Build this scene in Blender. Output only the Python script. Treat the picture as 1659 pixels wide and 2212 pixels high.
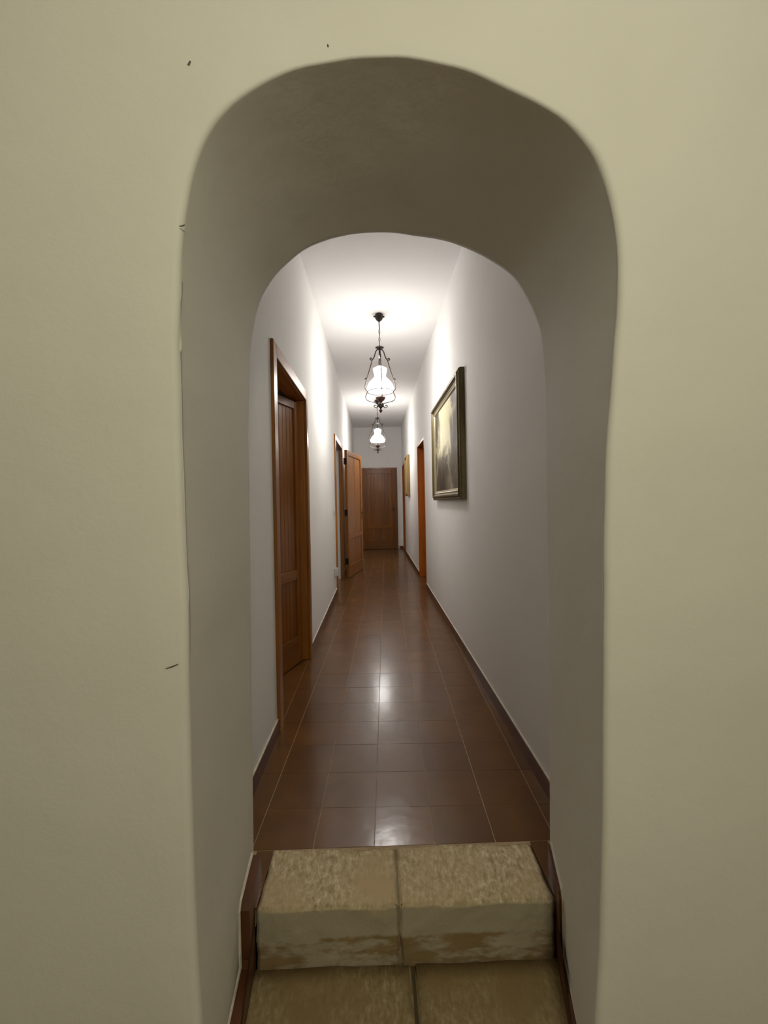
import bpy, bmesh, math, random
from mathutils import Vector, Matrix, noise
random.seed(4)
for o in list(bpy.data.objects):
    bpy.data.objects.remove(o, do_unlink=True)
S = bpy.context.scene
COL = S.collection
PI = math.pi

# ------------------------------------------------------------------ camera
cam_d = bpy.data.cameras.new('camera')
cam = bpy.data.objects.new('camera', cam_d); COL.objects.link(cam)
cam_d.sensor_fit = 'VERTICAL'
cam_d.sensor_height = 36.0; cam_d.sensor_width = 27.0
cam_d.lens = 36.0 * 900.0 / 2212.0            # ultra-wide phone lens
cam_d.shift_y = -22.0 / 2212.0
cam_d.clip_start = 0.02
YAW = 17.5 / 900.0; ROLL = 0.0195
cam.matrix_world = (Matrix.Translation((-0.08, 0.0, 1.25)) @ Matrix.Rotation(-YAW, 4, 'Z')
                    @ Matrix.Rotation(PI / 2, 4, 'X') @ Matrix.Rotation(-ROLL, 4, 'Z'))
S.camera = cam

# ------------------------------------------------------------------ world, lights, exposure
w = bpy.data.worlds.new('night'); S.world = w; w.use_nodes = True
w.node_tree.nodes['Background'].inputs[0].default_value = (0.01, 0.01, 0.012, 1)
w.node_tree.nodes['Background'].inputs[1].default_value = 0.0
S.view_settings.view_transform = 'Standard'
S.view_settings.look = 'None'
S.view_settings.gamma = 1.0
S.view_settings.use_curve_mapping = False
S.view_settings.exposure = 0.0
ROOM_LAMP_POWER = 60.0; ROOM_LAMP_COL = (1.0, 0.965, 0.74); ROOM_LAMP_LOC = (0.22, -0.95, 2.22)
HALL_BULB_POWER = 36.0; HALL_SHADE_EMIT = 5.0; HALL_COL = (1.0, 0.97, 0.93)

# ------------------------------------------------------------------ materials
def mat(name):
    m = bpy.data.materials.new(name); m.use_nodes = True
    return m, m.node_tree, m.node_tree.nodes['Principled BSDF']
def N(nt, t, **kw):
    n = nt.nodes.new(t)
    for k, v in kw.items():
        if k in n.inputs: n.inputs[k].default_value = v
        else: setattr(n, k, v)
    return n
def L(nt, a, b): nt.links.new(a, b)
def ramp(nt, stops):
    r = nt.nodes.new('ShaderNodeValToRGB'); e = r.color_ramp.elements
    while len(e) > len(stops): e.remove(e[-1])
    while len(e) < len(stops): e.new(0.5)
    for i, (p, c) in enumerate(stops):
        e[i].position = p; e[i].color = (c[0], c[1], c[2], 1)
    return r
def plaster(name, c1, c2, bump=0.25, scale=1.6):
    m, nt, b = mat(name)
    tc = N(nt, 'ShaderNodeTexCoord')
    n1 = N(nt, 'ShaderNodeTexNoise', Scale=scale, Detail=5.0, Roughness=0.6)
    L(nt, tc.outputs['Object'], n1.inputs['Vector'])
    r = ramp(nt, [(0.3, c1), (0.72, c2)]); L(nt, n1.outputs['Fac'], r.inputs[0])
    L(nt, r.outputs[0], b.inputs['Base Color'])
    b.inputs['Roughness'].default_value = 0.78
    b.inputs['Specular IOR Level'].default_value = 0.18
    n2 = N(nt, 'ShaderNodeTexNoise', Scale=9.0, Detail=8.0, Roughness=0.62)
    L(nt, tc.outputs['Object'], n2.inputs['Vector'])
    bp = N(nt, 'ShaderNodeBump', Strength=bump, Distance=0.012)
    L(nt, n2.outputs['Fac'], bp.inputs['Height']); L(nt, bp.outputs[0], b.inputs['Normal'])
    return m
def wood(name, dark, light, axis, rough=0.38, coat=0.12, scale=1.0):
    m, nt, b = mat(name)
    tc = N(nt, 'ShaderNodeTexCoord'); oi = N(nt, 'ShaderNodeObjectInfo')
    off = N(nt, 'ShaderNodeVectorMath', operation='SCALE'); off.inputs['Scale'].default_value = 9.0
    cmb = N(nt, 'ShaderNodeCombineXYZ')
    for i in range(3): L(nt, oi.outputs['Random'], cmb.inputs[i])
    L(nt, cmb.outputs[0], off.inputs[0])
    add = N(nt, 'ShaderNodeVectorMath', operation='ADD')
    L(nt, tc.outputs['Object'], add.inputs[0]); L(nt, off.outputs[0], add.inputs[1])
    mp = N(nt, 'ShaderNodeMapping')
    s = [26 * scale] * 3; s['xyz'.index(axis)] = 1.3
    mp.inputs['Scale'].default_value = s
    L(nt, add.outputs[0], mp.inputs['Vector'])
    n1 = N(nt, 'ShaderNodeTexNoise', Scale=1.0, Detail=6.0, Roughness=0.6, Distortion=0.6)
    L(nt, mp.outputs[0], n1.inputs['Vector'])
    r = ramp(nt, [(0.28, dark), (0.7, light)]); L(nt, n1.outputs['Fac'], r.inputs[0])
    hv = N(nt, 'ShaderNodeHueSaturation')
    mr = N(nt, 'ShaderNodeMapRange'); mr.inputs[3].default_value = 0.82; mr.inputs[4].default_value = 1.16
    L(nt, oi.outputs['Random'], mr.inputs[0]); L(nt, mr.outputs[0], hv.inputs['Value'])
    L(nt, r.outputs[0], hv.inputs['Color']); L(nt, hv.outputs[0], b.inputs['Base Color'])
    b.inputs['Roughness'].default_value = rough; b.inputs['Specular IOR Level'].default_value = 0.28
    b.inputs['Coat Weight'].default_value = coat; b.inputs['Coat Roughness'].default_value = 0.15
    bp = N(nt, 'ShaderNodeBump', Strength=0.12, Distance=0.002)
    L(nt, n1.outputs['Fac'], bp.inputs['Height']); L(nt, bp.outputs[0], b.inputs['Normal'])
    return m
def plain(name, c, rough=0.5, metal=0.0, spec=0.5):
    m, nt, b = mat(name)
    tc = N(nt, 'ShaderNodeTexCoord')
    n1 = N(nt, 'ShaderNodeTexNoise', Scale=30.0, Detail=4.0); L(nt, tc.outputs['Object'], n1.inputs['Vector'])
    r = ramp(nt, [(0.3, [x * 0.86 for x in c]), (0.7, [min(1, x * 1.1) for x in c])])
    L(nt, n1.outputs['Fac'], r.inputs[0]); L(nt, r.outputs[0], b.inputs['Base Color'])
    b.inputs['Roughness'].default_value = rough; b.inputs['Metallic'].default_value = metal
    b.inputs['Specular IOR Level'].default_value = spec
    return m
M = {}
M['room_plaster'] = plaster('room_plaster', (0.70, 0.68, 0.60), (0.75, 0.73, 0.66), 0.22)
M['bounce_tint_plaster'] = plaster('bounce_tint_plaster', (0.50, 0.48, 0.53), (0.56, 0.54, 0.58), 0.22)  # unseen room walls, lilac so their bounce cools the lower arch wall
M['hall_plaster'] = plaster('hall_plaster', (0.86, 0.845, 0.825), (0.895, 0.88, 0.86), 0.12)
M['hall_ceiling'] = plaster('hall_ceiling', (0.86, 0.85, 0.84), (0.89, 0.88, 0.87), 0.06)
PD, PL = (0.24, 0.082, 0.013), (0.40, 0.155, 0.026)
M['pine_z'] = wood('pine_z', PD, PL, 'z'); M['pine_y'] = wood('pine_y', PD, PL, 'y'); M['pine_x'] = wood('pine_x', PD, PL, 'x')
DD, DL = (0.17, 0.052, 0.006), (0.26, 0.092, 0.010)
M['dark_z'] = wood('stained_z', DD, DL, 'z'); M['dark_x'] = wood('stained_x', DD, DL, 'x')
RD, RL = (0.38, 0.085, 0.008), (0.52, 0.14, 0.014)
M['red_z'] = wood('lining_z', RD, RL, 'z'); M['red_y'] = wood('lining_y', RD, RL, 'y')
M['iron'] = plain('wrought_iron', (0.035, 0.026, 0.022), 0.42, 0.75)
M['copper'] = plain('aged_copper', (0.085, 0.036, 0.026), 0.5, 0.5)
M['porcelain'] = plain('porcelain', (0.85, 0.84, 0.8), 0.2)
M['white_plastic'] = plain('white_plastic', (0.62, 0.6, 0.55), 0.4)
M['gap'] = plain('socket_black', (0.02, 0.02, 0.02), 0.6)
M['grout'] = plain('grout', (0.40, 0.29, 0.18), 0.85)
M['brass'] = plain('dark_brass', (0.10, 0.07, 0.03), 0.45, 0.8)
M['scuff'] = plain('scuff_grey', (0.16, 0.14, 0.11), 0.9, 0, 0.1)
M['rim'] = plain('skirting_rim', (0.72, 0.67, 0.57), 0.8, 0, 0.1)

def tile_mat():
    m, nt, b = mat('brown_ceramic')
    tc = N(nt, 'ShaderNodeTexCoord'); oi = N(nt, 'ShaderNodeObjectInfo'); geo = N(nt, 'ShaderNodeNewGeometry')
    n1 = N(nt, 'ShaderNodeTexNoise', Scale=5.0, Detail=4.0); L(nt, geo.outputs['Position'], n1.inputs['Vector'])
    r = ramp(nt, [(0.3, (0.108, 0.041, 0.006)), (0.7, (0.150, 0.060, 0.009))]); L(nt, n1.outputs['Fac'], r.inputs[0])
    hv = N(nt, 'ShaderNodeHueSaturation'); mr = N(nt, 'ShaderNodeMapRange')
    mr.inputs[3].default_value = 0.88; mr.inputs[4].default_value = 1.12
    L(nt, oi.outputs['Random'], mr.inputs[0]); L(nt, mr.outputs[0], hv.inputs['Value'])
    L(nt, r.outputs[0], hv.inputs['Color']); L(nt, hv.outputs[0], b.inputs['Base Color'])
    n3 = N(nt, 'ShaderNodeTexNoise', Scale=11.0, Detail=3.0); L(nt, geo.outputs['Position'], n3.inputs['Vector'])
    m3 = N(nt, 'ShaderNodeMapRange'); m3.inputs[1].default_value = 0.3; m3.inputs[2].default_value = 0.75; m3.inputs[3].default_value = 0.28; m3.inputs[4].default_value = 0.34
    b.inputs['Coat Weight'].default_value = 0.45; b.inputs['Coat Roughness'].default_value = 0.17
    L(nt, n3.outputs['Fac'], m3.inputs[0]); L(nt, m3.outputs[0], b.inputs['Roughness'])
    b.inputs['Specular IOR Level'].default_value = 0.22
    n2 = N(nt, 'ShaderNodeTexNoise', Scale=14.0, Detail=2.0); L(nt, geo.outputs['Position'], n2.inputs['Vector'])
    bp = N(nt, 'ShaderNodeBump', Strength=0.08, Distance=0.01)
    L(nt, n2.outputs['Fac'], bp.inputs['Height']); L(nt, bp.outputs[0], b.inputs['Normal']); L(nt, bp.outputs[0], b.inputs['Coat Normal'])
    return m
M['tile'] = tile_mat()
def skirt_mat():
    m, nt, b = mat('brown_skirting')
    geo = N(nt, 'ShaderNodeNewGeometry')
    n1 = N(nt, 'ShaderNodeTexNoise', Scale=9.0, Detail=4.0); L(nt, geo.outputs['Position'], n1.inputs['Vector'])
    r = ramp(nt, [(0.3, (0.075, 0.022, 0.006)), (0.7, (0.13, 0.04, 0.01))]); L(nt, n1.outputs['Fac'], r.inputs[0])
    L(nt, r.outputs[0], b.inputs['Base Color']); b.inputs['Roughness'].default_value = 0.35
    return m
M['skirt'] = skirt_mat()
def stone_mat(name, a, c, d, dirt, zmix=None):
    m, nt, b = mat(name)
    geo = N(nt, 'ShaderNodeNewGeometry')
    mp = N(nt, 'ShaderNodeMapping'); mp.inputs['Scale'].default_value = (1.5, 0.75, 1.2)
    L(nt, geo.outputs['Position'], mp.inputs['Vector'])
    n1 = N(nt, 'ShaderNodeTexNoise', Scale=46.0, Detail=7.0, Roughness=0.7); L(nt, mp.outputs[0], n1.inputs['Vector'])
    n2 = N(nt, 'ShaderNodeTexNoise', Scale=5.0, Detail=5.0); L(nt, geo.outputs['Position'], n2.inputs['Vector'])
    r1 = ramp(nt, [(0.34, a), (0.52, c), (0.66, d)]); L(nt, n1.outputs['Fac'], r1.inputs[0])
    r2 = ramp(nt, [(0.44, (0, 0, 0)), (0.66, (1, 1, 1))]); L(nt, n2.outputs['Fac'], r2.inputs[0])
    mx = N(nt, 'ShaderNodeMix', data_type='RGBA'); L(nt, r2.outputs[0], mx.inputs[0])
    L(nt, r1.outputs[0], mx.inputs[6]); mx.inputs[7].default_value = (*dirt, 1)
    out = mx.outputs[2]
    if zmix:                                   # old mortar wash on the riser face
        sx = N(nt, 'ShaderNodeSeparateXYZ'); L(nt, geo.outputs['Position'], sx.inputs[0])
        n5 = N(nt, 'ShaderNodeTexNoise', Scale=24.0, Detail=4.0); L(nt, geo.outputs['Position'], n5.inputs['Vector'])
        zz = N(nt, 'ShaderNodeMath', operation='MULTIPLY_ADD'); zz.inputs[1].default_value = 0.022; L(nt, n5.outputs['Fac'], zz.inputs[0]); L(nt, sx.outputs[2], zz.inputs[2])
        n4 = N(nt, 'ShaderNodeTexNoise', Scale=8.0, Detail=6.0, Roughness=0.6)
        mp4 = N(nt, 'ShaderNodeMapping'); mp4.inputs['Scale'].default_value = (1.0, 1.0, 3.0); L(nt, geo.outputs['Position'], mp4.inputs['Vector']); L(nt, mp4.outputs[0], n4.inputs['Vector'])
        def band(lo, hi, n_lo, n_hi, colour, src):
            mr = N(nt, 'ShaderNodeMapRange'); mr.inputs[1].default_value = lo; mr.inputs[2].default_value = hi; L(nt, zz.outputs[0], mr.inputs[0])
            r4 = ramp(nt, [(n_lo, (0.0, 0.0, 0.0)), (n_hi, (1, 1, 1))]); L(nt, n4.outputs['Fac'], r4.inputs[0])
            mm = N(nt, 'ShaderNodeMath', operation='MULTIPLY'); L(nt, mr.outputs[0], mm.inputs[0]); L(nt, r4.outputs[0], mm.inputs[1])
            m2 = N(nt, 'ShaderNodeMix', data_type='RGBA'); L(nt, mm.outputs[0], m2.inputs[0]); L(nt, src, m2.inputs[6]); m2.inputs[7].default_value = (*colour, 1)
            return m2.outputs[2]
        out = band(0.008, -0.004, 0.18, 0.42, zmix, out)
        out = band(-0.080, -0.088, 0.44, 0.56, (0.27, 0.185, 0.09), out)
    L(nt, out, b.inputs['Base Color'])
    b.inputs['Roughness'].default_value = 0.82; b.inputs['Specular IOR Level'].default_value = 0.2
    bp = N(nt, 'ShaderNodeBump', Strength=0.45, Distance=0.006)
    L(nt, n1.outputs['Fac'], bp.inputs['Height']); L(nt, bp.outputs[0], b.inputs['Normal'])
    return m
M['stone'] = stone_mat('limestone', (0.33, 0.25, 0.14), (0.53, 0.43, 0.27), (0.74, 0.65, 0.47), (0.52, 0.39, 0.24), (0.42, 0.37, 0.27))
M['stone_low'] = stone_mat('worn_limestone', (0.24, 0.175, 0.085), (0.34, 0.255, 0.135), (0.44, 0.36, 0.22), (0.27, 0.19, 0.09))
M['joint'] = plain('joint_dirt', (0.10, 0.075, 0.045), 0.95, 0, 0.1)
M['mortar'] = plain('mortar', (0.27, 0.22, 0.145), 0.95, 0, 0.1)
def shade_mat():
    m, nt, b = mat('opal_glass')
    b.inputs['Base Color'].default_value = (0.9, 0.9, 0.88, 1); b.inputs['Roughness'].default_value = 0.25
    tc = N(nt, 'ShaderNodeTexCoord'); n1 = N(nt, 'ShaderNodeTexNoise', Scale=12.0); L(nt, tc.outputs['Object'], n1.inputs['Vector'])
    r = ramp(nt, [(0.0, (0.98, 0.96, 0.92)), (1.0, (1, 0.98, 0.95))]); L(nt, n1.outputs['Fac'], r.inputs[0])
    L(nt, r.outputs[0], b.inputs['Emission Color']); 
    sx = N(nt, 'ShaderNodeSeparateXYZ'); L(nt, tc.outputs['Generated'], sx.inputs[0])     # the bulb sits in the belly of the shade
    mr = N(nt, 'ShaderNodeMapRange', interpolation_type='SMOOTHSTEP'); mr.inputs[1].default_value = 0.75; mr.inputs[2].default_value = 0.15
    mr.inputs[3].default_value = HALL_SHADE_EMIT * 0.3; mr.inputs[4].default_value = HALL_SHADE_EMIT
    L(nt, sx.outputs[2], mr.inputs[0]); L(nt, mr.outputs[0], b.inputs['Emission Strength'])
    tr = N(nt, 'ShaderNodeBsdfTransparent'); mx = N(nt, 'ShaderNodeMixShader'); mx.inputs[0].default_value = 0.28   # thin opal glass lets the bulb shine through
    L(nt, tr.outputs[0], mx.inputs[1]); L(nt, b.outputs[0], mx.inputs[2]); L(nt, mx.outputs[0], nt.nodes['Material Output'].inputs['Surface'])
    return m
M['opal'] = shade_mat()
def canvas_mat(name, dark, mid, light, seed, frameless=None):
    m, nt, b = mat(name)
    tc = N(nt, 'ShaderNodeTexCoord')
    sx = N(nt, 'ShaderNodeSeparateXYZ'); L(nt, tc.outputs['Generated'], sx.inputs[0])
    mp = N(nt, 'ShaderNodeMapping'); mp.inputs['Location'].default_value = (seed, seed * 0.7, seed * 1.3)
    L(nt, tc.outputs['Object'], mp.inputs['Vector'])
    n1 = N(nt, 'ShaderNodeTexNoise', Scale=3.0, Detail=7.0, Roughness=0.58, Distortion=0.7); L(nt, mp.outputs[0], n1.inputs['Vector'])
    # brightness is highest in the painted sky (middle, upper two thirds)
    my = N(nt, 'ShaderNodeMapRange', interpolation_type='SMOOTHSTEP'); my.inputs[1].default_value = 0.18; my.inputs[2].default_value = 0.60
    L(nt, sx.outputs[2], my.inputs[0])
    d = N(nt, 'ShaderNodeMath', operation='SUBTRACT'); d.inputs[1].default_value = 0.56; L(nt, sx.outputs[1], d.inputs[0])
    da = N(nt, 'ShaderNodeMath', operation='ABSOLUTE'); L(nt, d.outputs[0], da.inputs[0])
    mz = N(nt, 'ShaderNodeMapRange', interpolation_type='SMOOTHSTEP'); mz.inputs[1].default_value = 0.46; mz.inputs[2].default_value = 0.08
    L(nt, da.outputs[0], mz.inputs[0])
    mu = N(nt, 'ShaderNodeMath', operation='MULTIPLY'); L(nt, my.outputs[0], mu.inputs[0]); L(nt, mz.outputs[0], mu.inputs[1])
    ad = N(nt, 'ShaderNodeMath', operation='MULTIPLY_ADD'); ad.inputs[1].default_value = 0.34; L(nt, mu.outputs[0], ad.inputs[0]); L(nt, n1.outputs['Fac'], ad.inputs[2])
    r = ramp(nt, [(0.36, dark), (0.60, mid), (0.80, light)]); L(nt, ad.outputs[0], r.inputs[0])
    L(nt, r.outputs[0], b.inputs['Base Color']); b.inputs['Roughness'].default_value = 0.5; b.inputs['Specular IOR Level'].default_value = 0.16
    bp = N(nt, 'ShaderNodeBump', Strength=0.2, Distance=0.003)
    L(nt, n1.outputs['Fac'], bp.inputs['Height']); L(nt, bp.outputs[0], b.inputs['Normal'])
    return m
M['canvas_a'] = canvas_mat('landscape_canvas', (0.050, 0.032, 0.020), (0.15, 0.125, 0.09), (0.68, 0.62, 0.40), 2.3)
M['canvas_b'] = canvas_mat('small_canvas', (0.04, 0.03, 0.02), (0.15, 0.11, 0.06), (0.45, 0.38, 0.22), 5.1)
M['gilt_dark'] = plain('dark_gilt', (0.115, 0.085, 0.03), 0.42, 0.35)
M['gilt_light'] = plain('pale_gilt', (0.36, 0.31, 0.18), 0.38, 0.4)
M['gilt_gold'] = plain('gold_gilt', (0.26, 0.165, 0.05), 0.5, 0.3)

# ------------------------------------------------------------------ helpers
def tag(o, label=None, cat=None, group=None, kind=None):
    if label: o['label'] = label
    if cat: o['category'] = cat
    if group: o['group'] = group
    if kind: o['kind'] = kind
    return o
def empty(name, loc=(0, 0, 0), rz=0, parent=None):
    o = bpy.data.objects.new(name, None); COL.objects.link(o)
    o.empty_display_size = 0.05
    o.location = loc; o.rotation_euler = (0, 0, rz); o.parent = parent
    return o
def link(name, bm, material, parent=None, smooth=False, loc=(0, 0, 0)):
    me = bpy.data.meshes.new(name); bm.normal_update(); bm.to_mesh(me); bm.free()
    me.materials.append(material)
    if smooth:
        for p in me.polygons: p.use_smooth = True
    o = bpy.data.objects.new(name, me); COL.objects.link(o); o.parent = parent; o.location = loc
    return o
def bbox(bm, x0, x1, y0, y1, z0, z1, bev=0.0):
    v = [bm.verts.new(p) for p in ((x0, y0, z0), (x1, y0, z0), (x1, y1, z0), (x0, y1, z0), (x0, y0, z1), (x1, y0, z1), (x1, y1, z1), (x0, y1, z1))]
    f = [bm.faces.new([v[i] for i in q]) for q in ((3, 2, 1, 0), (4, 5, 6, 7), (0, 1, 5, 4), (1, 2, 6, 5), (2, 3, 7, 6), (3, 0, 4, 7))]
    if bev:
        es = list({e for k in f for e in k.edges})
        bmesh.ops.bevel(bm, geom=es, offset=bev, segments=1, affect='EDGES')
def box(name, x0, x1, y0, y1, z0, z1, material, parent=None, bev=0.0):
    bm = bmesh.new(); bbox(bm, x0, x1, y0, y1, z0, z1, bev)
    return link(name, bm, material, parent)
def lathe(bm, prof, seg=32, cap=True):
    rings = []
    for r, z in prof:
        rings.append([bm.verts.new((r * math.cos(2 * PI * i / seg), r * math.sin(2 * PI * i / seg), z)) for i in range(seg)])
    for a, b in zip(rings, rings[1:]):
        for i in range(seg):
            j = (i + 1) % seg
            bm.faces.new((a[i], a[j], b[j], b[i]))
    if cap:
        bm.faces.new(rings[0][::-1]); bm.faces.new(rings[-1])
def catmull(pts, n=6, closed=False):
    out = []; P = [Vector(p) for p in pts]; m = len(P)
    segs = m if closed else m - 1
    for i in range(segs):
        if closed: a, b, c, d = P[i - 1], P[i], P[(i + 1) % m], P[(i + 2) % m]
        else: a, b, c, d = P[max(i - 1, 0)], P[i], P[i + 1], P[min(i + 2, m - 1)]
        for k in range(n):
            t = k / n
            out.append(0.5 * ((2 * b) + (c - a) * t + (2 * a - 5 * b + 4 * c - d) * t * t + (3 * b - a - 3 * c + d) * t ** 3))
    if not closed: out.append(P[-1])
    return out
def tube(bm, path, rad, seg=8, closed=False, flat=1.0):
    path = [Vector(p) for p in path]; n = len(path); rings = []; prev = None
    for i, p in enumerate(path):
        if closed: t = path[(i + 1) % n] - path[i - 1]
        else: t = path[min(i + 1, n - 1)] - path[max(i - 1, 0)]
        t.normalize()
        if prev is None:
            ref = Vector((0, 0, 1)) if abs(t.z) < 0.9 else Vector((1, 0, 0))
            u = t.cross(ref).normalized()
        else:
            u = (prev - t * prev.dot(t)).normalized()
        prev = u; v = t.cross(u)
        r = rad[i] if isinstance(rad, (list, tuple)) else rad
        rings.append([bm.verts.new(p + u * (r * flat * math.cos(2 * PI * k / seg)) + v * (r * math.sin(2 * PI * k / seg))) for k in range(seg)])
    pairs = list(zip(rings, rings[1:])) + ([(rings[-1], rings[0])] if closed else [])
    for a, b in pairs:
        for k in range(seg):
            j = (k + 1) % seg
            bm.faces.new((a[k], a[j], b[j], b[k]))
    if not closed:
        bm.faces.new(rings[0][::-1]); bm.faces.new(rings[-1])
def copy_tree(o, parent=None):
    c = o.copy(); COL.objects.link(c); c.parent = parent
    for ch in list(o.children): copy_tree(ch, c)
    return c

# ------------------------------------------------------------------ dimensions (metres)
XL, XR, YA, YR, YE, ZC, ZL = -0.64, 0.625, 0.90, 1.442, 11.0, 3.22, -0.18
WT = 0.30
ROOM = (-2.9, 2.9, -4.6, 0.90, ZL, 2.95)
OPEN_L = [(2.36, 3.35, 2.075), (5.80, 6.86, 2.13)]
OPEN_R = [(5.98, 6.90, 2.135), (10.08, 10.86, 2.15)]
DOOR_END = (-0.42, 0.46, 2.12)

# ------------------------------------------------------------------ arch wall
FRONT = [(-.475,-.18),(-.476,-.02),(-.478,.14),(-.481,.201),(-.487,.4),(-.49,.598),(-.491,.747),(-.492,.896),(-.491,1.044),(-.495,1.143),(-.497,1.292),(-.499,1.391),(-.499,1.49),(-.5,1.599),(-.496,1.689),(-.492,1.778),(-.485,1.847),(-.475,1.907),(-.463,1.961),(-.45,2.001),(-.433,2.04),(-.411,2.073),(-.383,2.103),(-.353,2.128),(-.313,2.154),(-.268,2.176),(-.223,2.192),(-.163,2.203),(-.103,2.212),(-.043,2.215),(.007,2.213),(.067,2.203),(.128,2.189),(.178,2.17),(.238,2.142),(.298,2.112),(.348,2.082),(.388,2.043),(.418,2.001),(.438,1.952),(.451,1.902),(.461,1.846),(.466,1.78),(.463,1.679),(.454,1.588),(.444,1.477),(.432,1.366),(.428,1.275),(.424,1.174),(.42,1.022),(.417,.921),(.412,.77),(.408,.618),(.405,.517),(.398,.366),(.392,.235),(.381,.102),(.378,-.04),(.375,-.18)]
REAR = [(-.524,-.18),(-.524,.04),(-.522,.342),(-.521,.756),(-.516,1.074),(-.515,1.393),(-.511,1.584),(-.501,1.775),(-.486,1.87),(-.467,1.942),(-.446,1.985),(-.413,2.034),(-.37,2.077),(-.31,2.124),(-.241,2.154),(-.161,2.174),(-.08,2.182),(0,2.181),(.064,2.171),(.144,2.159),(.212,2.141),(.304,2.1),(.384,2.049),(.424,2.01),(.46,1.949),(.492,1.876),(.507,1.811),(.514,1.698),(.517,1.601),(.516,1.375),(.513,1.052),(.51,.729),(.507,.276),(.503,0),(.503,-.18)]
ZS = 1.45
def split_outline(pts, nj=34, na=84):
    P = [Vector((p.x, p.y)) for p in catmull([(x, z, 0) for x, z in pts], 5)]
    i0 = next(i for i, p in enumerate(P) if p.y > ZS)
    i1 = max(i for i, p in enumerate(P) if p.y > ZS)
    def resample(Q, n):
        d = [0]
        for a, b in zip(Q, Q[1:]): d.append(d[-1] + (b - a).length)
        out = []; k = 0
        for i in range(n + 1):
            t = d[-1] * i / n
            while k < len(d) - 2 and d[k + 1] < t: k += 1
            s = (t - d[k]) / max(1e-9, d[k + 1] - d[k])
            out.append(Q[k].lerp(Q[k + 1], min(1, s)))
        return out
    return resample(P[:i0 + 1], nj)[:-1] + resample(P[i0:i1 + 1], na) + resample(P[i1:], nj)[1:], nj, na
FO, NJ, NA = split_outline(FRONT); RO, _, _ = split_outline(REAR)
def outward(pts):
    out = []
    for i, p in enumerate(pts):
        t = (pts[min(i + 1, len(pts) - 1)] - pts[max(i - 1, 0)]).normalized()
        out.append(Vector((-t.y, t.x)))
    return out
def rect_target(i, p, rect):
    x0, x1, z0, z1 = rect
    if i < NJ: return Vector((x0, p.y))
    if i > NJ + NA: return Vector((x1, p.y))
    a = PI - PI * (i - NJ) / NA
    d = Vector((math.cos(a), math.sin(a))); c = Vector((0, ZS))
    k = min([(x1 - c.x) / d.x if d.x > 1e-6 else 1e9, (x0 - c.x) / d.x if d.x < -1e-6 else 1e9, (z1 - c.y) / d.y if d.y > 1e-6 else 1e9])
    return c + d * k
def build_arch():
    bm = bmesh.new(); fo_n = outward(FO); rings = []
    big = (-2.95, 2.95, ZL, 3.0)
    tgt = [rect_target(i, p, big) for i, p in enumerate(FO)]
    rbs = [.005 + .010 * n.x * n.x for n in fo_n]; rb = .012
    def wob(x, y, z, a): return a * (noise.noise(Vector((x * 3.1, y * 3.1 + 7, z * 3.1))) + 0.45 * noise.noise(Vector((x * 9, y * 9, z * 9))))
    for k in (1.0, 0.72, 0.5, 0.34, 0.22, 0.13, 0.07, 0.03, 0.0):   # front face, outside in
        ring = []
        for p, n, t, rb_ in zip(FO, fo_n, tgt, rbs):
            q = (p + n * rb_).lerp(t, k)
            ring.append(Vector((q.x, YA + wob(q.x, 0, q.y, 0.004), q.y)))
        rings.append(ring)
    for a in (0.3, 0.6, 0.85, 1.0):                                   # soft worn arris
        ang = a * PI / 2; ring = []
        for p, n, rb_ in zip(FO, fo_n, rbs):
            q = p + n * (rb_ * (1 - math.sin(ang))); y = YA + rb_ * (1 - math.cos(ang))
            ww = 1 + 0.5 * noise.noise(Vector((q.x * 14, 3, q.y * 14)))
            ring.append(Vector((q.x, y + wob(q.x, 0, q.y, 0.004), q.y)) + Vector((n.x, 0, n.y)) * 0.0006 * (ww - 1))
        rings.append(ring)
    for s in (0.008, 0.025, 0.08, 0.2, 0.32, 0.44, 0.56, 0.68, 0.8, 0.9, 0.975, 1.0):
        ring = []
        for p, q, n in zip(FO, RO, fo_n):
            m = p.lerp(q, s); y = YA + rb + (YR - YA - rb) * s
            off = wob(m.x, y, m.y, 0.005) * min(1, 4 * s, 6 * (1 - s) + 0.05)
            ring.append(Vector((m.x, y, m.y)) + Vector((n.x, 0, n.y)) * off)
        rings.append(ring)
    rt = [rect_target(i, p, (XL - 0.02, XR + 0.02, ZL, ZC + 0.02)) for i, p in enumerate(RO)]
    for k in (0.02, 0.4, 1.0):
        rings.append([Vector((p.lerp(t, k).x, YR + (0.003 if k else 0), p.lerp(t, k).y)) for p, t in zip(RO, rt)])
    V = [[bm.verts.new(v) for v in r] for r in rings]
    for a, b in zip(V, V[1:]):
        for i in range(len(a) - 1): bm.faces.new((a[i], b[i], b[i + 1], a[i + 1]))
    o = link('wall_arch', bm, M['room_plaster'], smooth=True)
    tag(o, 'thick cream plastered wall pierced by a rounded archway', 'wall', kind='structure')
    return o
arch = build_arch()
def scuff(pts, r, name='scuff_mark'):
    bm = bmesh.new(); tube(bm, pts, r, 6); return link(name, bm, M['scuff'], arch)
scuff([(-.462, .8985, 2.190), (-.458, .898, 2.199)], [.0032, .0022], 'nail_hole')
scuff([(-.536, .8985, .903), (-.522, .8985, .907), (-.509, .8985, .912)], [.0006, .0014, .0008])
scuff([(-.489, .8990, 1.848), (-.482, .8988, 1.848), (-.477, .899, 1.851)], [.0008, .0014, .001])
scuff([(-.165, .8985, 2.236), (-.163, .8985, 2.233)], [.0016, .0012], 'nail_hole')

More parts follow.
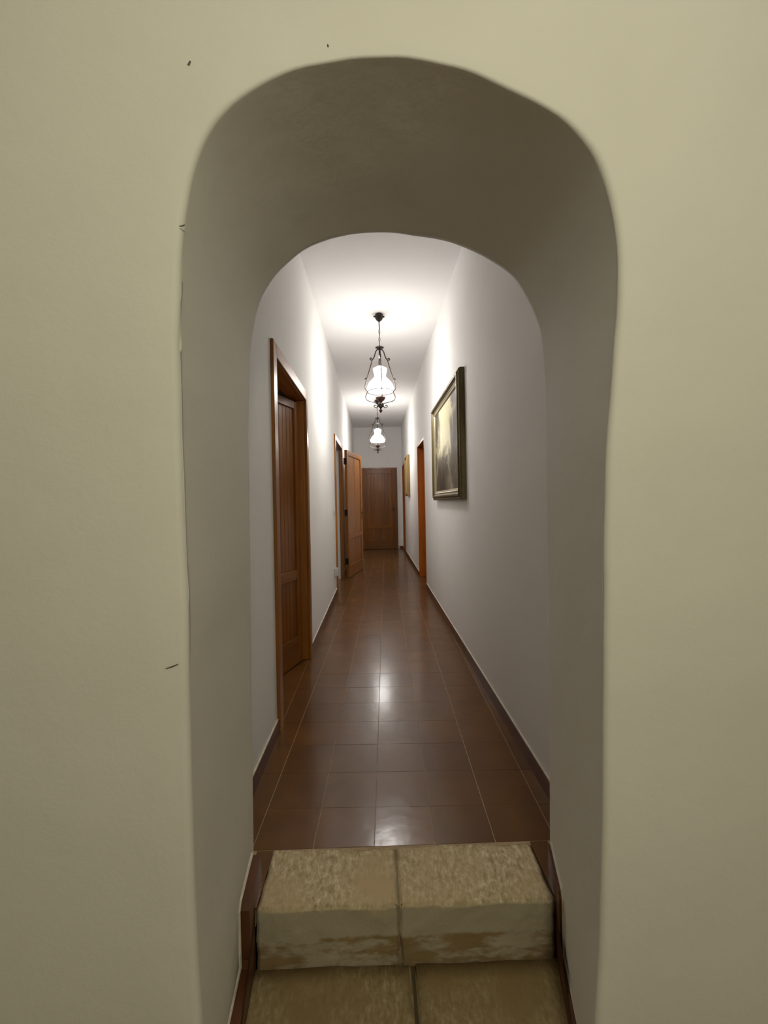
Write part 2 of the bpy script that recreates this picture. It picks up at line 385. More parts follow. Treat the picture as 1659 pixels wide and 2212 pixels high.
# ------------------------------------------------------------------ corridor shell
def wall_openings(name, x_face, x_back, y0, y1, z0, z1, openings, material, label):
    bm = bmesh.new(); xa, xb = min(x_face, x_back), max(x_face, x_back); y = y0
    for a, b, h in openings:
        bbox(bm, xa, xb, y, a, z0, z1); bbox(bm, xa, xb, a, b, h, z1); y = b
    bbox(bm, xa, xb, y, y1, z0, z1)
    return tag(link(name, bm, material), label, 'wall', kind='structure')
LB = 0.03    # rough opening margin taken up by the linings
wall_openings('wall_left', XL, XL - WT, YR - .002, YE, -0.06, ZC, [(a - LB, b + LB, h + LB) for a, b, h in OPEN_L], M['hall_plaster'], 'long white corridor wall with the ajar and the wide open door')
wall_openings('wall_right', XR, XR + WT, YR - .002, YE, -0.06, ZC, [(a - LB, b + LB, h + LB) for a, b, h in OPEN_R], M['hall_plaster'], 'long white corridor wall hung with the two framed paintings')
bm = bmesh.new()
bbox(bm, XL - WT, DOOR_END[0] - LB, YE, YE + .25, -.06, ZC); bbox(bm, DOOR_END[1] + LB, XR + WT, YE, YE + .25, -.06, ZC)
bbox(bm, DOOR_END[0] - LB, DOOR_END[1] + LB, YE, YE + .25, DOOR_END[2] + LB, ZC); bbox(bm, DOOR_END[0] - LB, DOOR_END[1] + LB, YE + .12, YE + .25, -.06, DOOR_END[2] + LB)
tag(link('wall_end', bm, M['hall_plaster']), 'white end wall of the corridor above the closed door', 'wall', kind='structure')
tag(box('ceiling', XL - WT, XR + WT, YR - .002, YE + .25, ZC, ZC + .15, M['hall_ceiling']), 'flat white corridor ceiling carrying the two lanterns', 'ceiling', kind='structure')
# rooms behind the side doors (plain plastered shells)
def shell(name, x0, x1, y0, y1, z1, openx, label):
    bm = bmesh.new(); t = .08
    bbox(bm, x0, x1, y0 - t, y0, -.02, z1); bbox(bm, x0, x1, y1, y1 + t, -.02, z1)
    bbox(bm, x0, x1, y0 - t, y1 + t, z1, z1 + t); bbox(bm, x0, x1, y0 - t, y1 + t, -.10, -.021)
    if openx > 0: bbox(bm, x0 - t, x0, y0 - t, y1 + t, -.10, z1 + t)
    else: bbox(bm, x1, x1 + t, y0 - t, y1 + t, -.10, z1 + t)
    tag(link(name, bm, M['hall_plaster']), label, 'wall', kind='structure')
shell('wall_side_room', XL - WT - 1.9, XL - WT, 1.7, 4.4, 2.8, 1, 'plain white side room behind the ajar brown door')
shell('wall_side_room', XL - WT - 1.9, XL - WT, 4.9, 7.9, 2.8, 1, 'plain white side room behind the wide open door')

# ------------------------------------------------------------------ room of the photographer
x0, x1, y0, y1, z0, z1 = ROOM
tag(box('wall_room_left', x0 - .1, x0, y0, y1, z0, z1, M['bounce_tint_plaster']), 'unseen side wall, tinted lilac grey for its bounced light, of the room before the arch, left', 'wall', kind='structure')
tag(box('wall_room_right', x1, x1 + .1, y0, y1, z0, z1, M['bounce_tint_plaster']), 'unseen side wall, tinted lilac grey for its bounced light, of the room before the arch, right', 'wall', kind='structure')
tag(box('wall_room_back', x0, x1, y0 - .1, y0, z0, z1, M['bounce_tint_plaster']), 'unseen wall facing the arch, tinted lilac grey for its bounced light', 'wall', kind='structure')
tag(box('ceiling_room', x0, x1, y0, y1, z1, z1 + .1, M['room_plaster']), 'cream ceiling of the room before the arch', 'ceiling', kind='structure')
def stone_block(name, x0, x1, y0, y1, z0, z1, material, parent, amp=0.004, seed=0, sub=7, rnd=0.012):
    bm = bmesh.new(); bbox(bm, x0, x1, y0, y1, z0, z1)
    bmesh.ops.bevel(bm, geom=list(bm.edges), offset=rnd, segments=2, affect='EDGES')
    step = max(x1 - x0, y1 - y0) / sub
    for ax, lo, hi in ((0, x0, x1), (1, y0, y1), (2, z0, z1)):
        n = max(1, round((hi - lo) / step))
        for k in range(1, n):
            no = [0, 0, 0]; no[ax] = 1; co = [0, 0, 0]; co[ax] = lo + (hi - lo) * k / n
            bmesh.ops.bisect_plane(bm, geom=list(bm.verts) + list(bm.edges) + list(bm.faces), plane_co=co, plane_no=no)
    c = Vector(((x0 + x1) / 2, (y0 + y1) / 2, (z0 + z1) / 2))
    for v in bm.verts:
        n = noise.noise_vector(v.co * 11 + Vector((seed, 0, 0))) * amp + noise.noise_vector(v.co * 34 + Vector((0, seed, 0))) * amp * 0.6 + noise.noise_vector(v.co * 90) * amp * 0.25
        v.co += n * 0.9
    return link(name, bm, material, parent, smooth=True)
froom = tag(box('floor_room', x0, x1, y0, 1.30, z0 - .12, z0 - .012, M['joint']), 'worn stone slab floor in front of the step', 'floor', kind='structure')
xs = [-2.9, -2.2, -1.55, -1.05, -0.50, 0.012, 0.50, 1.02, 1.6, 2.2, 2.9]; ys = [-4.6, -3.7, -2.9, -2.2, -1.5, -0.8, -0.15, 0.48]
sd = 1
for j in range(len(ys) - 1):
    for i in range(len(xs) - 1):
        o = .25 if j % 2 else 0
        a = max(x0, min(x1, xs[i] + (o if 0 < i else 0))); b = max(x0, min(x1, xs[i + 1] + (o if i + 1 < len(xs) - 1 else 0)))
        stone_block('floor_slab', a + .006, b - .006, ys[j] + .006, ys[j + 1] - .006, z0 - .05, z0, M['stone_low'], froom, .002, sd, 4); sd += 1
for a, b in ((-2.9, -1.4), (-1.4, -0.518)): stone_block('floor_slab', a + .006, b - .006, .486, .894, z0 - .05, z0, M['stone_low'], froom, .002, sd, 4); sd += 1
for a, b in ((.486, 1.3), (1.3, 2.9)): stone_block('floor_slab', a + .006, b - .006, .486, .894, z0 - .05, z0, M['stone_low'], froom, .002, sd, 4); sd += 1
stone_block('floor_slab', -.512, -.001, .486, 1.292, z0 - .05, z0 + .001, M['stone_low'], froom, .004, 61, 14, .006)
stone_block('floor_slab', .010, .480, .486, 1.292, z0 - .05, z0 - .001, M['stone_low'], froom, .004, 67, 14, .006)

# ------------------------------------------------------------------ stone step
step = empty('stone_step', (0, 1.40, ZL))
tag(step, 'worn tan limestone step of two blocks up to the tiled corridor', 'step')
def inv(o): o.location = Vector(o.location) - Vector(step.location); return o
inv(stone_block('tread_stone', -.474, -.036, 1.290, 1.512, ZL - .02, .001, M['stone'], step, .0055, 11, 34, .005))
inv(stone_block('tread_stone', -.029, .452, 1.289, 1.508, ZL - .02, .002, M['stone'], step, .0055, 23, 36, .005))
inv(box('mortar_bed', -.466, .448, 1.2945, 1.498, ZL - .03, -.006, M['mortar'], step))

# ------------------------------------------------------------------ corridor floor and its tiles
bm = bmesh.new(); bbox(bm, XL, XR, 1.498, YE, -.06, -.0012)
for a, b, h in OPEN_L: bbox(bm, XL - WT, XL, a - LB, b + LB, -.06, -.0035)
for a, b, h in OPEN_R: bbox(bm, XR, XR + WT, a - LB, b + LB, -.06, -.0035)
bbox(bm, -.53, -.478, 1.30, 1.498, -.06, -.0035); bbox(bm, .458, .52, 1.30, 1.498, -.06, -.0035)
floor = tag(link('floor', bm, M['grout']), 'glossy brown ceramic tile floor of the corridor', 'floor', kind='structure')
PITCH, GAP, TA = 0.2215, 0.0028, 0.0235
def clip(poly, nx, ny, d):                      # keep nx*x+ny*y<=d
    out = []
    for i in range(len(poly)):
        p, q = poly[i], poly[(i + 1) % len(poly)]
        a, b = nx * p[0] + ny * p[1] - d, nx * q[0] + ny * q[1] - d
        if a <= 0: out.append(p)
        if (a < 0 < b) or (b < 0 < a):
            t = a / (a - b); out.append((p[0] + (q[0] - p[0]) * t, p[1] + (q[1] - p[1]) * t))
    return out
def prism(bm, poly, z0, z1, ch=0.0003):
    c = (sum(p[0] for p in poly) / len(poly), sum(p[1] for p in poly) / len(poly))
    def ring(z, s): 
        r = []
        for p in poly:
            dx, dy = p[0] - c[0], p[1] - c[1]; l = math.hypot(dx, dy) or 1
            r.append(bm.verts.new((p[0] - dx / l * s, p[1] - dy / l * s, z)))
        return r
    A, B, Cc = ring(z0, 0), ring(z1 - ch * .6, 0), ring(z1, ch)
    n = len(poly)
    for R1, R2 in ((A, B), (B, Cc)):
        for i in range(n): bm.faces.new((R1[i], R1[(i + 1) % n], R2[(i + 1) % n], R2[i]))
    bm.faces.new(Cc)
hf = (PITCH - GAP) / 2; hg = (PITCH - .0012) / 2
bm = bmesh.new(); prism(bm, [(-hf, -hg), (hf, -hg), (hf, hg), (-hf, hg)], -.008, 0)
full = bpy.data.meshes.new('tile'); bm.normal_update(); bm.to_mesh(full); bm.free(); full.materials.append(M['tile'])
ca, sa = math.cos(TA), math.sin(TA)
ox, oy = -.110, 1.709                           # a grid corner: column line / row line
count = 0
for r in range(-1, 46):
    for c in range(-8, 5):
        u, v = (c + .5) * PITCH, (r + .5) * PITCH
        cx, cy = ox + u * ca + (v + 0.19 * 0) * sa - 0, oy - u * sa + v * ca
        cx += 0.0045
        poly = [(cx + a * hf * ca + b * hg * sa, cy - a * hf * sa + b * hg * ca) for a, b in ((-1, -1), (1, -1), (1, 1), (-1, 1))]
        inside = all(XL + .012 < p[0] < XR - .012 and 1.512 < p[1] < YE - .004 for p in poly)
        tz = random.uniform(-.0002, .0002); tilt = (random.gauss(0, .0016), random.gauss(0, .0016))
        if inside:
            o = bpy.data.objects.new('tile', full); COL.objects.link(o); o.parent = floor
            o.location = (cx, cy, tz); o.rotation_euler = (tilt[0], tilt[1], -TA)
        else:
            q = clip(clip(clip(clip(poly, 1, 0, XR - .002), -1, 0, -XL - .002), 0, 1, YE - .002), 0, -1, -1.514)
            if len(q) < 3: continue
            ar = abs(sum(q[i][0] * q[(i + 1) % len(q)][1] - q[(i + 1) % len(q)][0] * q[i][1] for i in range(len(q)))) / 2
            if ar < 2e-4: continue
            bm = bmesh.new(); prism(bm, [(p[0] - cx, p[1] - cy) for p in q], -.008, 0)
            o = link('tile', bm, M['tile'], floor, loc=(cx, cy, tz)); o.rotation_euler = (tilt[0], tilt[1], 0)
        count += 1
print('tiles', count)
for xa, xb in ((-.532, -.474), (.457, .522)):
    bm = bmesh.new(); prism(bm, [(xa, 1.30), (xb, 1.30), (xb, 1.511), (xa, 1.511)], -.008, 0); link('tile', bm, M['tile'], floor)
for a, b, s in [(p[0], p[1], -1) for p in OPEN_L] + [(p[0], p[1], 1) for p in OPEN_R]:
    xa, xb = (XL - WT, XL - .001) if s < 0 else (XR + .001, XR + WT)
    bm = bmesh.new(); prism(bm, [(xa, a), (xb, a), (xb, b), (xa, b)], -.008, -.001); link('threshold', bm, M['tile'], floor)

# ------------------------------------------------------------------ skirtings
SH = 0.075
def skirting(name, side, spans, label):
    bm = bmesh.new()
    for a, b in spans:
        if side < 0: bbox(bm, XL - .001, XL + .011, a, b, -.004, SH, .002)
        else: bbox(bm, XR - .011, XR + .001, a, b, -.004, SH, .002)
    o = tag(link(name, bm, M['skirt']), label, 'baseboard', kind='structure')
    bm = bmesh.new()
    for a, b in spans:
        if side < 0: bbox(bm, XL - .001, XL + .008, a, b, SH - .001, SH + .004)
        else: bbox(bm, XR - .008, XR + .001, a, b, SH - .001, SH + .004)
    link('plaster_rim', bm, M['rim'], o)
AW = .075
skirting('baseboard_left', -1, [(YR + .004, OPEN_L[0][0] - AW), (OPEN_L[0][1] + AW, OPEN_L[1][0] - AW), (OPEN_L[1][1] + AW, YE)], 'brown ceramic skirting along the wall of the open doors')
skirting('baseboard_right', 1, [(YR + .004, OPEN_R[0][0] - .03), (OPEN_R[0][1] + .03, OPEN_R[1][0] - .03), (OPEN_R[1][1] + .03, YE)], 'brown ceramic skirting along the wall of the paintings')
bm = bmesh.new(); bbox(bm, DOOR_END[1] + .06, XR, YE - .011, YE + .001, -.004, SH, .002); bbox(bm, XL, DOOR_END[0] - .06, YE - .011, YE + .001, -.004, SH, .002)
tag(link('baseboard_end', bm, M['skirt']), 'short brown skirting beside the closed end door', 'baseboard', kind='structure')
def jamb_x(outF, outR, s):                      # inner jamb surface position at depth fraction s near the floor
    return outF + (outR - outF) * s
def jamb_skirting(name, side, label):
    # stepped band following floor, riser and tread along the jamb; polygon in (y, z)
    ys0, yv, yt = .955, 1.225, 1.405
    band = [(ys0, ZL - .01), (1.297, ZL - .01), (1.297, -.004), (yt, -.004), (yt, SH), (yv + .012, SH), (yv, SH - .012), (yv + .004, ZL + .095), (yv - .006, ZL + .078), (ys0, ZL + .078)]
    def X(y, z, d):
        s = (y - YA) / (YR - YA)
        if side < 0: return -.477 + (-.524 + .477) * s - .004 + d
        return .377 + (.503 - .377) * s + .006 - d
    bm = bmesh.new()
    A = [bm.verts.new((X(y, z, -.004), y, z)) for y, z in band]; B = [bm.verts.new((X(y, z, .037 if side < 0 else .019), y, z)) for y, z in band]
    n = len(band)
    for i in range(n): bm.faces.new((A[i], A[(i + 1) % n], B[(i + 1) % n], B[i]))
    bm.faces.new(B); bm.faces.new(A[::-1])
    bmesh.ops.triangulate(bm, faces=[f for f in bm.faces if len(f.verts) > 4]); bmesh.ops.recalc_face_normals(bm, faces=list(bm.faces))
    o = tag(link(name, bm, M['skirt']), label, 'baseboard', kind='structure')
    bm = bmesh.new()
    edge = [(ys0, ZL + .081), (yv - .006, ZL + .081), (yv - .002, ZL + .10), (yv - .004, SH - .010), (yv + .010, SH + .004), (yt, SH + .004)]
    tube(bm, [(X(y, z, .006), y, z) for y, z in edge], .0055, 6); link('plaster_rim', bm, M['rim'], o)
jamb_skirting('baseboard_jamb_left', -1, 'stepped brown skirting on the arch jamb toward the ajar door')
jamb_skirting('baseboard_jamb_right', 1, 'stepped brown skirting on the arch jamb toward the paintings')

# ------------------------------------------------------------------ doors
def leaf(parent, W, Hh, T, n_up, n_low, mz, mx, loc, rz, mid=(.655, .735), top=.11, bot=.20, st=.10, muntin=False, hinges=True, handle=True, hinge_z=(.28, 1.08, 1.93), flip=1, gap=.0012):
    """leaf hinged at local x=0, running along +x, faces at y=0 and y=-T*... ; z up"""
    e = empty('door_leaf', loc, rz, parent)
    g = .004
    box('stile', 0, st, -T / 2, T / 2, .006, Hh, mz, e, .003); box('stile', W - st, W, -T / 2, T / 2, .006, Hh, mz, e, .003)
    box('rail', st, W - st, -T / 2, T / 2, Hh - top, Hh, mx, e, .003)
    box('rail', st, W - st, -T / 2, T / 2, mid[0], mid[1], mx, e, .003)
    box('rail', st, W - st, -T / 2, T / 2, .006, bot, mx, e, .003)
    for n, za, zb in ((n_up, mid[1], Hh - top), (n_low, bot, mid[0])):
        wd = (W - 2 * st) / n
        for i in range(n):
            box('plank', st + i * wd + gap, st + (i + 1) * wd - gap, -T / 2 + .014, T / 2 - .014, za - .002 + gap, zb + .002 - gap, mz, e, .0015 if n < 6 or n > 10 else 0)
    if handle:
        for s in (-1, 1):
            bm = bmesh.new(); bbox(bm, W - .075, W - .035, s * T / 2 - .003, s * T / 2 + .003, .93, 1.13, .002)
            link('handle_plate', bm, M['brass'], e)
            bm = bmesh.new()
            tube(bm, catmull([(W - .055, s * T / 2, 1.06), (W - .055, s * (T / 2 + .045), 1.06), (W - .085, s * (T / 2 + .055), 1.06), (W - .165, s * (T / 2 + .05), 1.055)], 5), .008, 8)
            link('handle', bm, M['brass'], e, True)
    if hinges:
        for z in hinge_z:
            bm = bmesh.new(); bbox(bm, -.008, .0, -.016, .016, z - .05, z + .05, .002); 
            ring = [bm.verts.new((-.012 + .009 * math.cos(2 * PI * k / 10), flip * (T / 2 + .002) + .009 * math.sin(2 * PI * k / 10), z - .055)) for k in range(10)]
            r2 = [bm.verts.new((v.co.x, v.co.y, z + .055)) for v in ring]
            for k in range(10): bm.faces.new((ring[k], ring[(k + 1) % 10], r2[(k + 1) % 10], r2[k]))
            bm.faces.new(ring[::-1]); bm.faces.new(r2)
            link('hinge', bm, M['iron'], e)
    return e
def frame_side(parent, side, a, b, h, depth, wv, wy, arch_w=AW, arch_t=.018):
    """architrave on the corridor face plus lining inside the opening for a side wall door"""
    if side < 0: f0, f1 = XL - .001, XL + arch_t; l0, l1 = XL - depth, XL - .001
    else: f0, f1 = XR - arch_t, XR + .001; l0, l1 = XR + .001, XR + depth
    ov = .0
    box('architrave', f0, f1, a - arch_w, a + ov, 0, h + arch_w, wv, parent, .004)
    box('architrave', f0, f1, b - ov, b + arch_w, 0, h + arch_w, wv, parent, .004)
    box('architrave', f0, f1, a, b, h, h + arch_w, wy, parent, .004)
    box('lining', l0, l1, a - LB + .002, a, 0, h, wv, parent, .002)
    box('lining', l0, l1, b, b + LB - .002, 0, h, wv, parent, .002)
    box('lining', l0, l1, a - LB + .002, b + LB - .002, h, h + LB - .002, wy, parent, .002)
def door_root(name, loc, label):
    e = empty(name, loc); tag(e, label, 'door', kind='structure'); return e
# door 1: dark brown leaf standing ajar, opening into the side room
d1 = door_root('door_1', (0, 0, 0), 'dark brown plank door standing ajar nearest the arch')
a, b, h = OPEN_L[0]
frame_side(d1, -1, a, b, h, .12, M['pine_z'], M['pine_y'], .08)
leaf(d1, .965, 2.05, .042, 16, 16, M['dark_z'], M['dark_x'], (XL - .065, b - .012, 0), math.radians(-90 - 18), mid=(.655, .735), top=.06, bot=.215, st=.062, flip=-1)
# door 2: honey leaf folded back into the corridor
d2 = door_root('door_2', (0, 0, 0), 'honey brown door swung wide open into the corridor')
a, b, h = OPEN_L[1]
frame_side(d2, -1, a, b, h, .035, M['pine_z'], M['pine_y'], .07, .02)
leaf(d2, .98, 2.12, .042, 2, 2, M['pine_z'], M['pine_x'], (XL + .075, b + .015, 0), math.radians(90 - 12.3), mid=(.645, .725), top=.085, bot=.20, st=.09, flip=1, gap=.008)
# doors 3 and 4: linings seen edge on, closed leaves set back
for k, (a, b, h) in enumerate(OPEN_R):
    d = door_root('door_%d' % (3 + k), (0, 0, 0), ['reddish wood lined doorway between the two paintings', 'reddish wood doorway beside the closed end door'][k])
    frame_side(d, 1, a, b, h, .20, M['red_z'], M['red_y'], .028, .004)
    leaf(d, b - a - .01, h - .008, .042, 6, 6, M['dark_z'], M['dark_x'], (XR + .225, b - .005, 0), math.radians(-90), hinges=False, flip=1)
# door 5: closed at the end
d5 = door_root('door_5', (0, 0, 0), 'closed brown plank door at the far end of the corridor')
xa, xb, h = DOOR_END
box('architrave', xa - .03, xa + .02, YE - .018, YE + .001, 0, h + .03, M['dark_z'], d5, .003); box('architrave', xb - .02, xb + .03, YE - .018, YE + .001, 0, h + .03, M['dark_z'], d5, .003)
box('architrave', xa + .02, xb - .02, YE - .018, YE + .001, h - .02, h + .03, M['dark_x'], d5, .003)
box('lining', xa - LB + .002, xa, YE, YE + .118, 0, h, M['dark_z'], d5); box('lining', xb, xb + LB - .002, YE, YE + .118, 0, h, M['dark_z'], d5); box('lining', xa, xb, YE, YE + .118, h, h + LB - .002, M['dark_x'], d5)
leaf(d5, xb - xa - .006, h - .004, .042, 7, 7, M['dark_z'], M['dark_x'], (xa + .003, YE + .021, 0), 0, mid=(.56, .655), top=.12, bot=.215, st=.11, hinges=False)

# ------------------------------------------------------------------ paintings
def painting(name, x, y0, y1, z0, z1, prof, mats, canvas, label, cw):
    e = empty(name, (x, (y0 + y1) / 2, z0)); tag(e, label, 'painting', 'framed paintings on the corridor wall')
    W, Hh = y1 - y0, z1 - z0
    def piece(nm, pr, mt):
        for k in range(4):
            bm = bmesh.new(); A = []; B = []
            for ins, ht in pr:
                c = [(-W / 2 + ins, ins), (W / 2 - ins, ins), (W / 2 - ins, Hh - ins), (-W / 2 + ins, Hh - ins)]
                p, q = c[k], c[(k + 1) % 4]
                A.append(bm.verts.new((-ht, p[0], p[1]))); B.append(bm.verts.new((-ht, q[0], q[1])))
            n = len(pr)
            for i in range(n): bm.faces.new((A[i], B[i], B[(i + 1) % n], A[(i + 1) % n]))
            bm.faces.new(A[::-1]); bm.faces.new(B); bmesh.ops.recalc_face_normals(bm, faces=list(bm.faces))
            link(nm, bm, mt, e)
    piece('frame_side', prof[0], mats[0]); piece('inner_slip', prof[1], mats[1])
    box('canvas', -.020, -.010, -W / 2 + cw, W / 2 - cw, cw, Hh - cw, canvas, e)
    return e
pr_a = [[(0, .001), (0, .034), (.006, .046), (.014, .050), (.020, .046), (.026, .052), (.034, .060), (.046, .060), (.052, .050), (.060, .040), (.066, .038), (.066, .001)],
        [(.066, .001), (.066, .037), (.074, .041), (.080, .036), (.090, .033), (.098, .022), (.098, .001)]]
painting('framed_painting', XR, 3.215, 4.76, 1.255, 2.285, pr_a, (M['gilt_dark'], M['gilt_light']), M['canvas_a'], 'large stormy landscape painting in a dark gilt frame', .095)
s = .85
pr_b = [[(i * s, t * 1.15) for i, t in pr_a[0]], [(i * s, t * 1.15) for i, t in pr_a[1]]]
painting('framed_painting', XR, 8.48, 9.10, 1.365, 2.205, pr_b, (M['gilt_gold'], M['gilt_light']), M['canvas_b'], 'smaller painting in a gold frame beside the far doorway', .081)

# ------------------------------------------------------------------ wall fittings
e = empty('wall_socket', (XL, 5.50, .34)); tag(e, 'white surface mounted socket box low beside the open door', 'socket')
box('socket_box', -.001, .045, -.055, .055, -.05, .05, M['white_plastic'], e, .006); box('socket_face', .044, .048, -.042, .042, -.038, .038, M['porcelain'], e, .002)
for dy in (-.018, 0, .018):
    bm = bmesh.new(); tube(bm, [(.047, dy, 0), (.0485, dy, 0)], .004, 8); link('socket_hole', bm, M['gap'], e)
e = empty('light_switch', (XL, 5.56, 1.12)); tag(e, 'small white light switch plate at hand height beside open door', 'switch')
box('switch_plate', -.001, .010, -.055, .055, -.04, .04, M['white_plastic'], e, .003)
for dy in (-.027, 0, .027): box('rocker', .009, .014, dy - .012, dy + .012, -.022, .022, M['porcelain'], e, .002)
e = empty('junction_cover', (XL, 4.70, 2.55)); tag(e, 'white junction box cover high on wall beside first lantern', 'cover plate')
box('cover_plate', -.001, .006, -.06, .06, -.075, .075, M['hall_plaster'], e, .002)
for z in (-.055, .055):
    bm = bmesh.new(); tube(bm, [(.005, 0, z), (.0075, 0, z)], .004, 8); link('screw', bm, M['white_plastic'], e)

# ------------------------------------------------------------------ lanterns
def curl(c, r0, a0, turns, n=14, sgn=1):
    """spiral in the (r, z) plane"""
    return [(c[0] + r0 * (1 - .72 * k / n) * math.cos(a0 + sgn * 2 * PI * turns * k / n), c[1] + r0 * (1 - .72 * k / n) * math.sin(a0 + sgn * 2 * PI * turns * k / n)) for k in range(n + 1)]
def lantern(loc, rz, label):
    e = empty('pendant_lantern', loc, rz); tag(e, label, 'lamp', 'pendant lanterns along the corridor ceiling')
    def lt(nm, prof, mt, seg=28, cap=True, parent=None):
        bm = bmesh.new(); lathe(bm, prof, seg, cap); bmesh.ops.recalc_face_normals(bm, faces=list(bm.faces)); return link(nm, bm, mt, parent or e, True)
    rose = lt('ceiling_rose', [(.036, 0), (.042, -.012), (.044, -.028), (.040, -.046), (.030, -.062), (.016, -.074), (.006, -.082)], M['iron'])
    for s in (-1, 1):
        bm = bmesh.new(); tube(bm, [(0, s * .040, -.026), (0, s * .050, -.027), (0, s * .058, -.028)], [.008, .010, .006], 10); link('rose_knob', bm, M['iron'], rose, True)
    # chain
    z = -.080; k = 0; ln = .046
    while z > -.335:
        bm = bmesh.new(); pts = []
        for i in range(16):
            a = 2 * PI * i / 16
            p = (.0085 * math.cos(a), 0, (ln / 2) * math.sin(a)); pts.append(p if k % 2 else (0, p[0], p[2]))
        tube(bm, [(p[0], p[1], p[2]) for p in pts], .0019, 6, True)
        link('chain_link', bm, M['iron'], e, True, (0, 0, z - ln / 2 + .002)); z -= ln - .005; k += 1
    bm = bmesh.new(); tube(bm, catmull([(.003, 0, -.078), (.010, .004, -.15), (-.006, .003, -.22), (.009, -.004, -.29), (.004, 0, -.36)], 5), .0024, 6); link('cord', bm, M['iron'], e, True)
    lt('top_disc', [(.006, -.345), (.030, -.347), (.045, -.351), (.045, -.354), (.028, -.356), (.008, -.362)], M['iron'])
    lt('stem', [(.007, -.335), (.008, -.36), (.011, -.375), (.010, -.40), (.011, -.43), (.009, -.432)], M['iron'], 16)
    lt('porcelain_ball', [(.006, -.430), (.014, -.436), (.0165, -.447), (.013, -.459), (.006, -.466)], M['porcelain'], 18)
    bm = bmesh.new(); tube(bm, [(-.004, 0, -.464), (-.003, 0, -.50), (0, 0, -.545)], .002, 6); tube(bm, [(.004, 0, -.464), (.003, 0, -.50), (.001, 0, -.545)], .002, 6); link('bell_hook', bm, M['iron'], e, True)
    lt('smoke_bell', [(.004, -.536), (.012, -.541), (.024, -.545), (.036, -.552), (.036, -.555), (.022, -.561), (.008, -.565)], M['porcelain'], 24)
    # opal shade (thin double wall, open top and bottom)
    op = [(.071, -.572), (.073, -.585), (.070, -.604), (.063, -.628), (.0600, -.646), (.063, -.662), (.078, -.680), (.100, -.702), (.120, -.728), (.134, -.756), (.1405, -.782), (.139, -.800), (.130, -.812)]
    P = catmull([(r, z, 0) for r, z in op], 3); outer = [(p.x, p.y) for p in P]; inner = [(p.x - .003, p.y) for p in reversed(P)]
    bm = bmesh.new(); prof = outer + inner + [outer[0]]; lathe(bm, prof, 40, False); bmesh.ops.remove_doubles(bm, verts=list(bm.verts), dist=1e-6); bmesh.ops.recalc_face_normals(bm, faces=list(bm.faces))
    link('glass_shade', bm, M['opal'], e, True)
    bm = bmesh.new(); tube(bm, [(.134 * math.cos(2 * PI * i / 48), .134 * math.sin(2 * PI * i / 48), -.815) for i in range(48)], .0048, 8, True); link('rim_ring', bm, M['iron'], e, True)
    lt('bottom_cup', [(.050, -.872), (.052, -.876), (.046, -.892), (.034, -.908), (.016, -.922), (.012, -.930)], M['copper'], 24)
    bm = bmesh.new(); lathe(bm, [(.012, -.928), (.030, -.936), (.034, -.946), (.032, -.962), (.024, -.974), (.012, -.986), (.006, -.994)], 20); bmesh.ops.recalc_face_normals(bm, faces=list(bm.faces)); link('hub', bm, M['iron'], e, True)
    lt('finial', [(.004, -.990), (.009, -.998), (.019, -1.010), (.017, -1.016), (.008, -1.030), (.002, -1.038)], M['copper'], 14)
    for q in range(4):
        a = q * PI / 2; cs, sn = math.cos(a), math.sin(a)
        T3 = lambda pts: [(r * cs, r * sn, z) for r, z in pts]
        bm = bmesh.new()
        up = [(p.x, p.y) for p in catmull([(r, z, 0) for r, z in [(.008, -.372), (.024, -.374), (.040, -.392), (.051, -.425), (.062, -.458), (.078, -.480), (.092, -.484)]], 4)]
        up += curl((.092, -.470), .0135, -PI / 2, .85)
        tube(bm, T3(up), .0056, 8); arm = link('arm', bm, M['iron'], e, True)
        bm = bmesh.new()
        rod = [(p.x, p.y) for p in catmull([(r, z, 0) for r, z in [(.080, -.482), (.096, -.54), (.118, -.61), (.141, -.685), (.155, -.735), (.158, -.785), (.136, -.815), (.148, -.842), (.155, -.872), (.142, -.902), (.105, -.918), (.060, -.930), (.028, -.940)]], 5)]
        tube(bm, T3(rod), .0046, 6); link('arm_rod', bm, M['iron'], arm, True)
        bm = bmesh.new(); tube(bm, T3([(.141, -.69)] + curl((.153, -.684), .011, PI * .95, .7, sgn=-1)), .0042, 6); link('arm_scroll', bm, M['iron'], arm, True)
        bm = bmesh.new()
        bs = [(p.x, p.y) for p in catmull([(r, z, 0) for r, z in [(.024, -.955), (.034, -.974), (.047, -.984), (.060, -.978)]], 4)] + curl((.058, -.963), .0150, -PI * .42, .8)
        tube(bm, T3(bs), [.0055] * 6 + [.0042] * (len(bs) - 6), 6); link('bottom_scroll', bm, M['iron'], e, True)
    ld = bpy.data.lights.new('bulb', 'POINT'); ld.energy = HALL_BULB_POWER; ld.color = HALL_COL; ld.shadow_soft_size = .10
    lo = bpy.data.objects.new('bulb', ld); COL.objects.link(lo); lo.parent = e; lo.location = (0, 0, -.75)
    return e
lantern((-.010, 4.37, ZC), math.radians(-90 + 5), 'wrought iron lantern with opal glass shade closer to the arch')
lantern((-.022, 8.05, ZC), math.radians(-90 + 1), 'wrought iron lantern with opal glass shade closer to the end door')

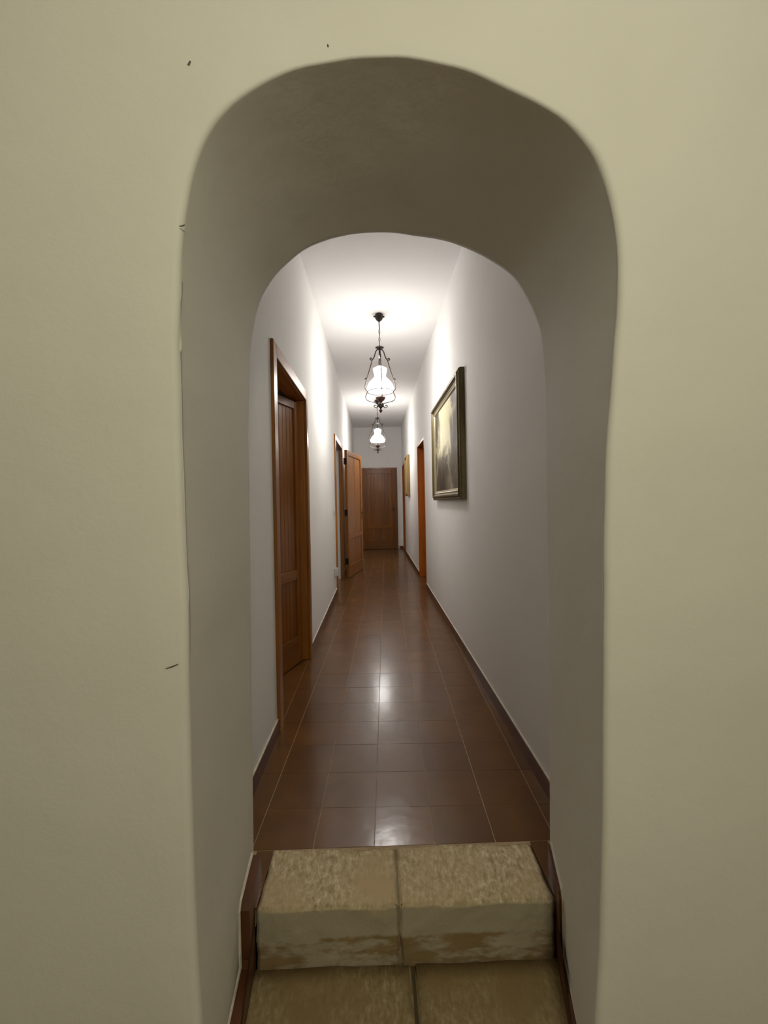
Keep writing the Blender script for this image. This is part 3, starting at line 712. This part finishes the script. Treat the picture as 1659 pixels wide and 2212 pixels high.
# ------------------------------------------------------------------ lamp of the photographer's room (unseen bare bulb, made up to light the arch wall)
e = empty('added_room_lamp', (ROOM_LAMP_LOC[0], ROOM_LAMP_LOC[1], ROOM[5])); tag(e, 'unseen added bulb holder on a cord lighting the arch wall', 'lamp')
bm = bmesh.new(); lathe(bm, [(.06, 0), (.06, -.015), (.02, -.03), (.005, -.04), (.005, -.53), (.022, -.54), (.024, -.60), (.018, -.61)], 20); bmesh.ops.recalc_face_normals(bm, faces=list(bm.faces)); link('lamp_holder', bm, M['porcelain'], e, True)
ld = bpy.data.lights.new('bulb', 'POINT'); ld.energy = ROOM_LAMP_POWER; ld.color = ROOM_LAMP_COL; ld.shadow_soft_size = .10
lo = bpy.data.objects.new('bulb', ld); COL.objects.link(lo); lo.parent = e; lo.location = (0, 0, ROOM_LAMP_LOC[2] - ROOM[5])
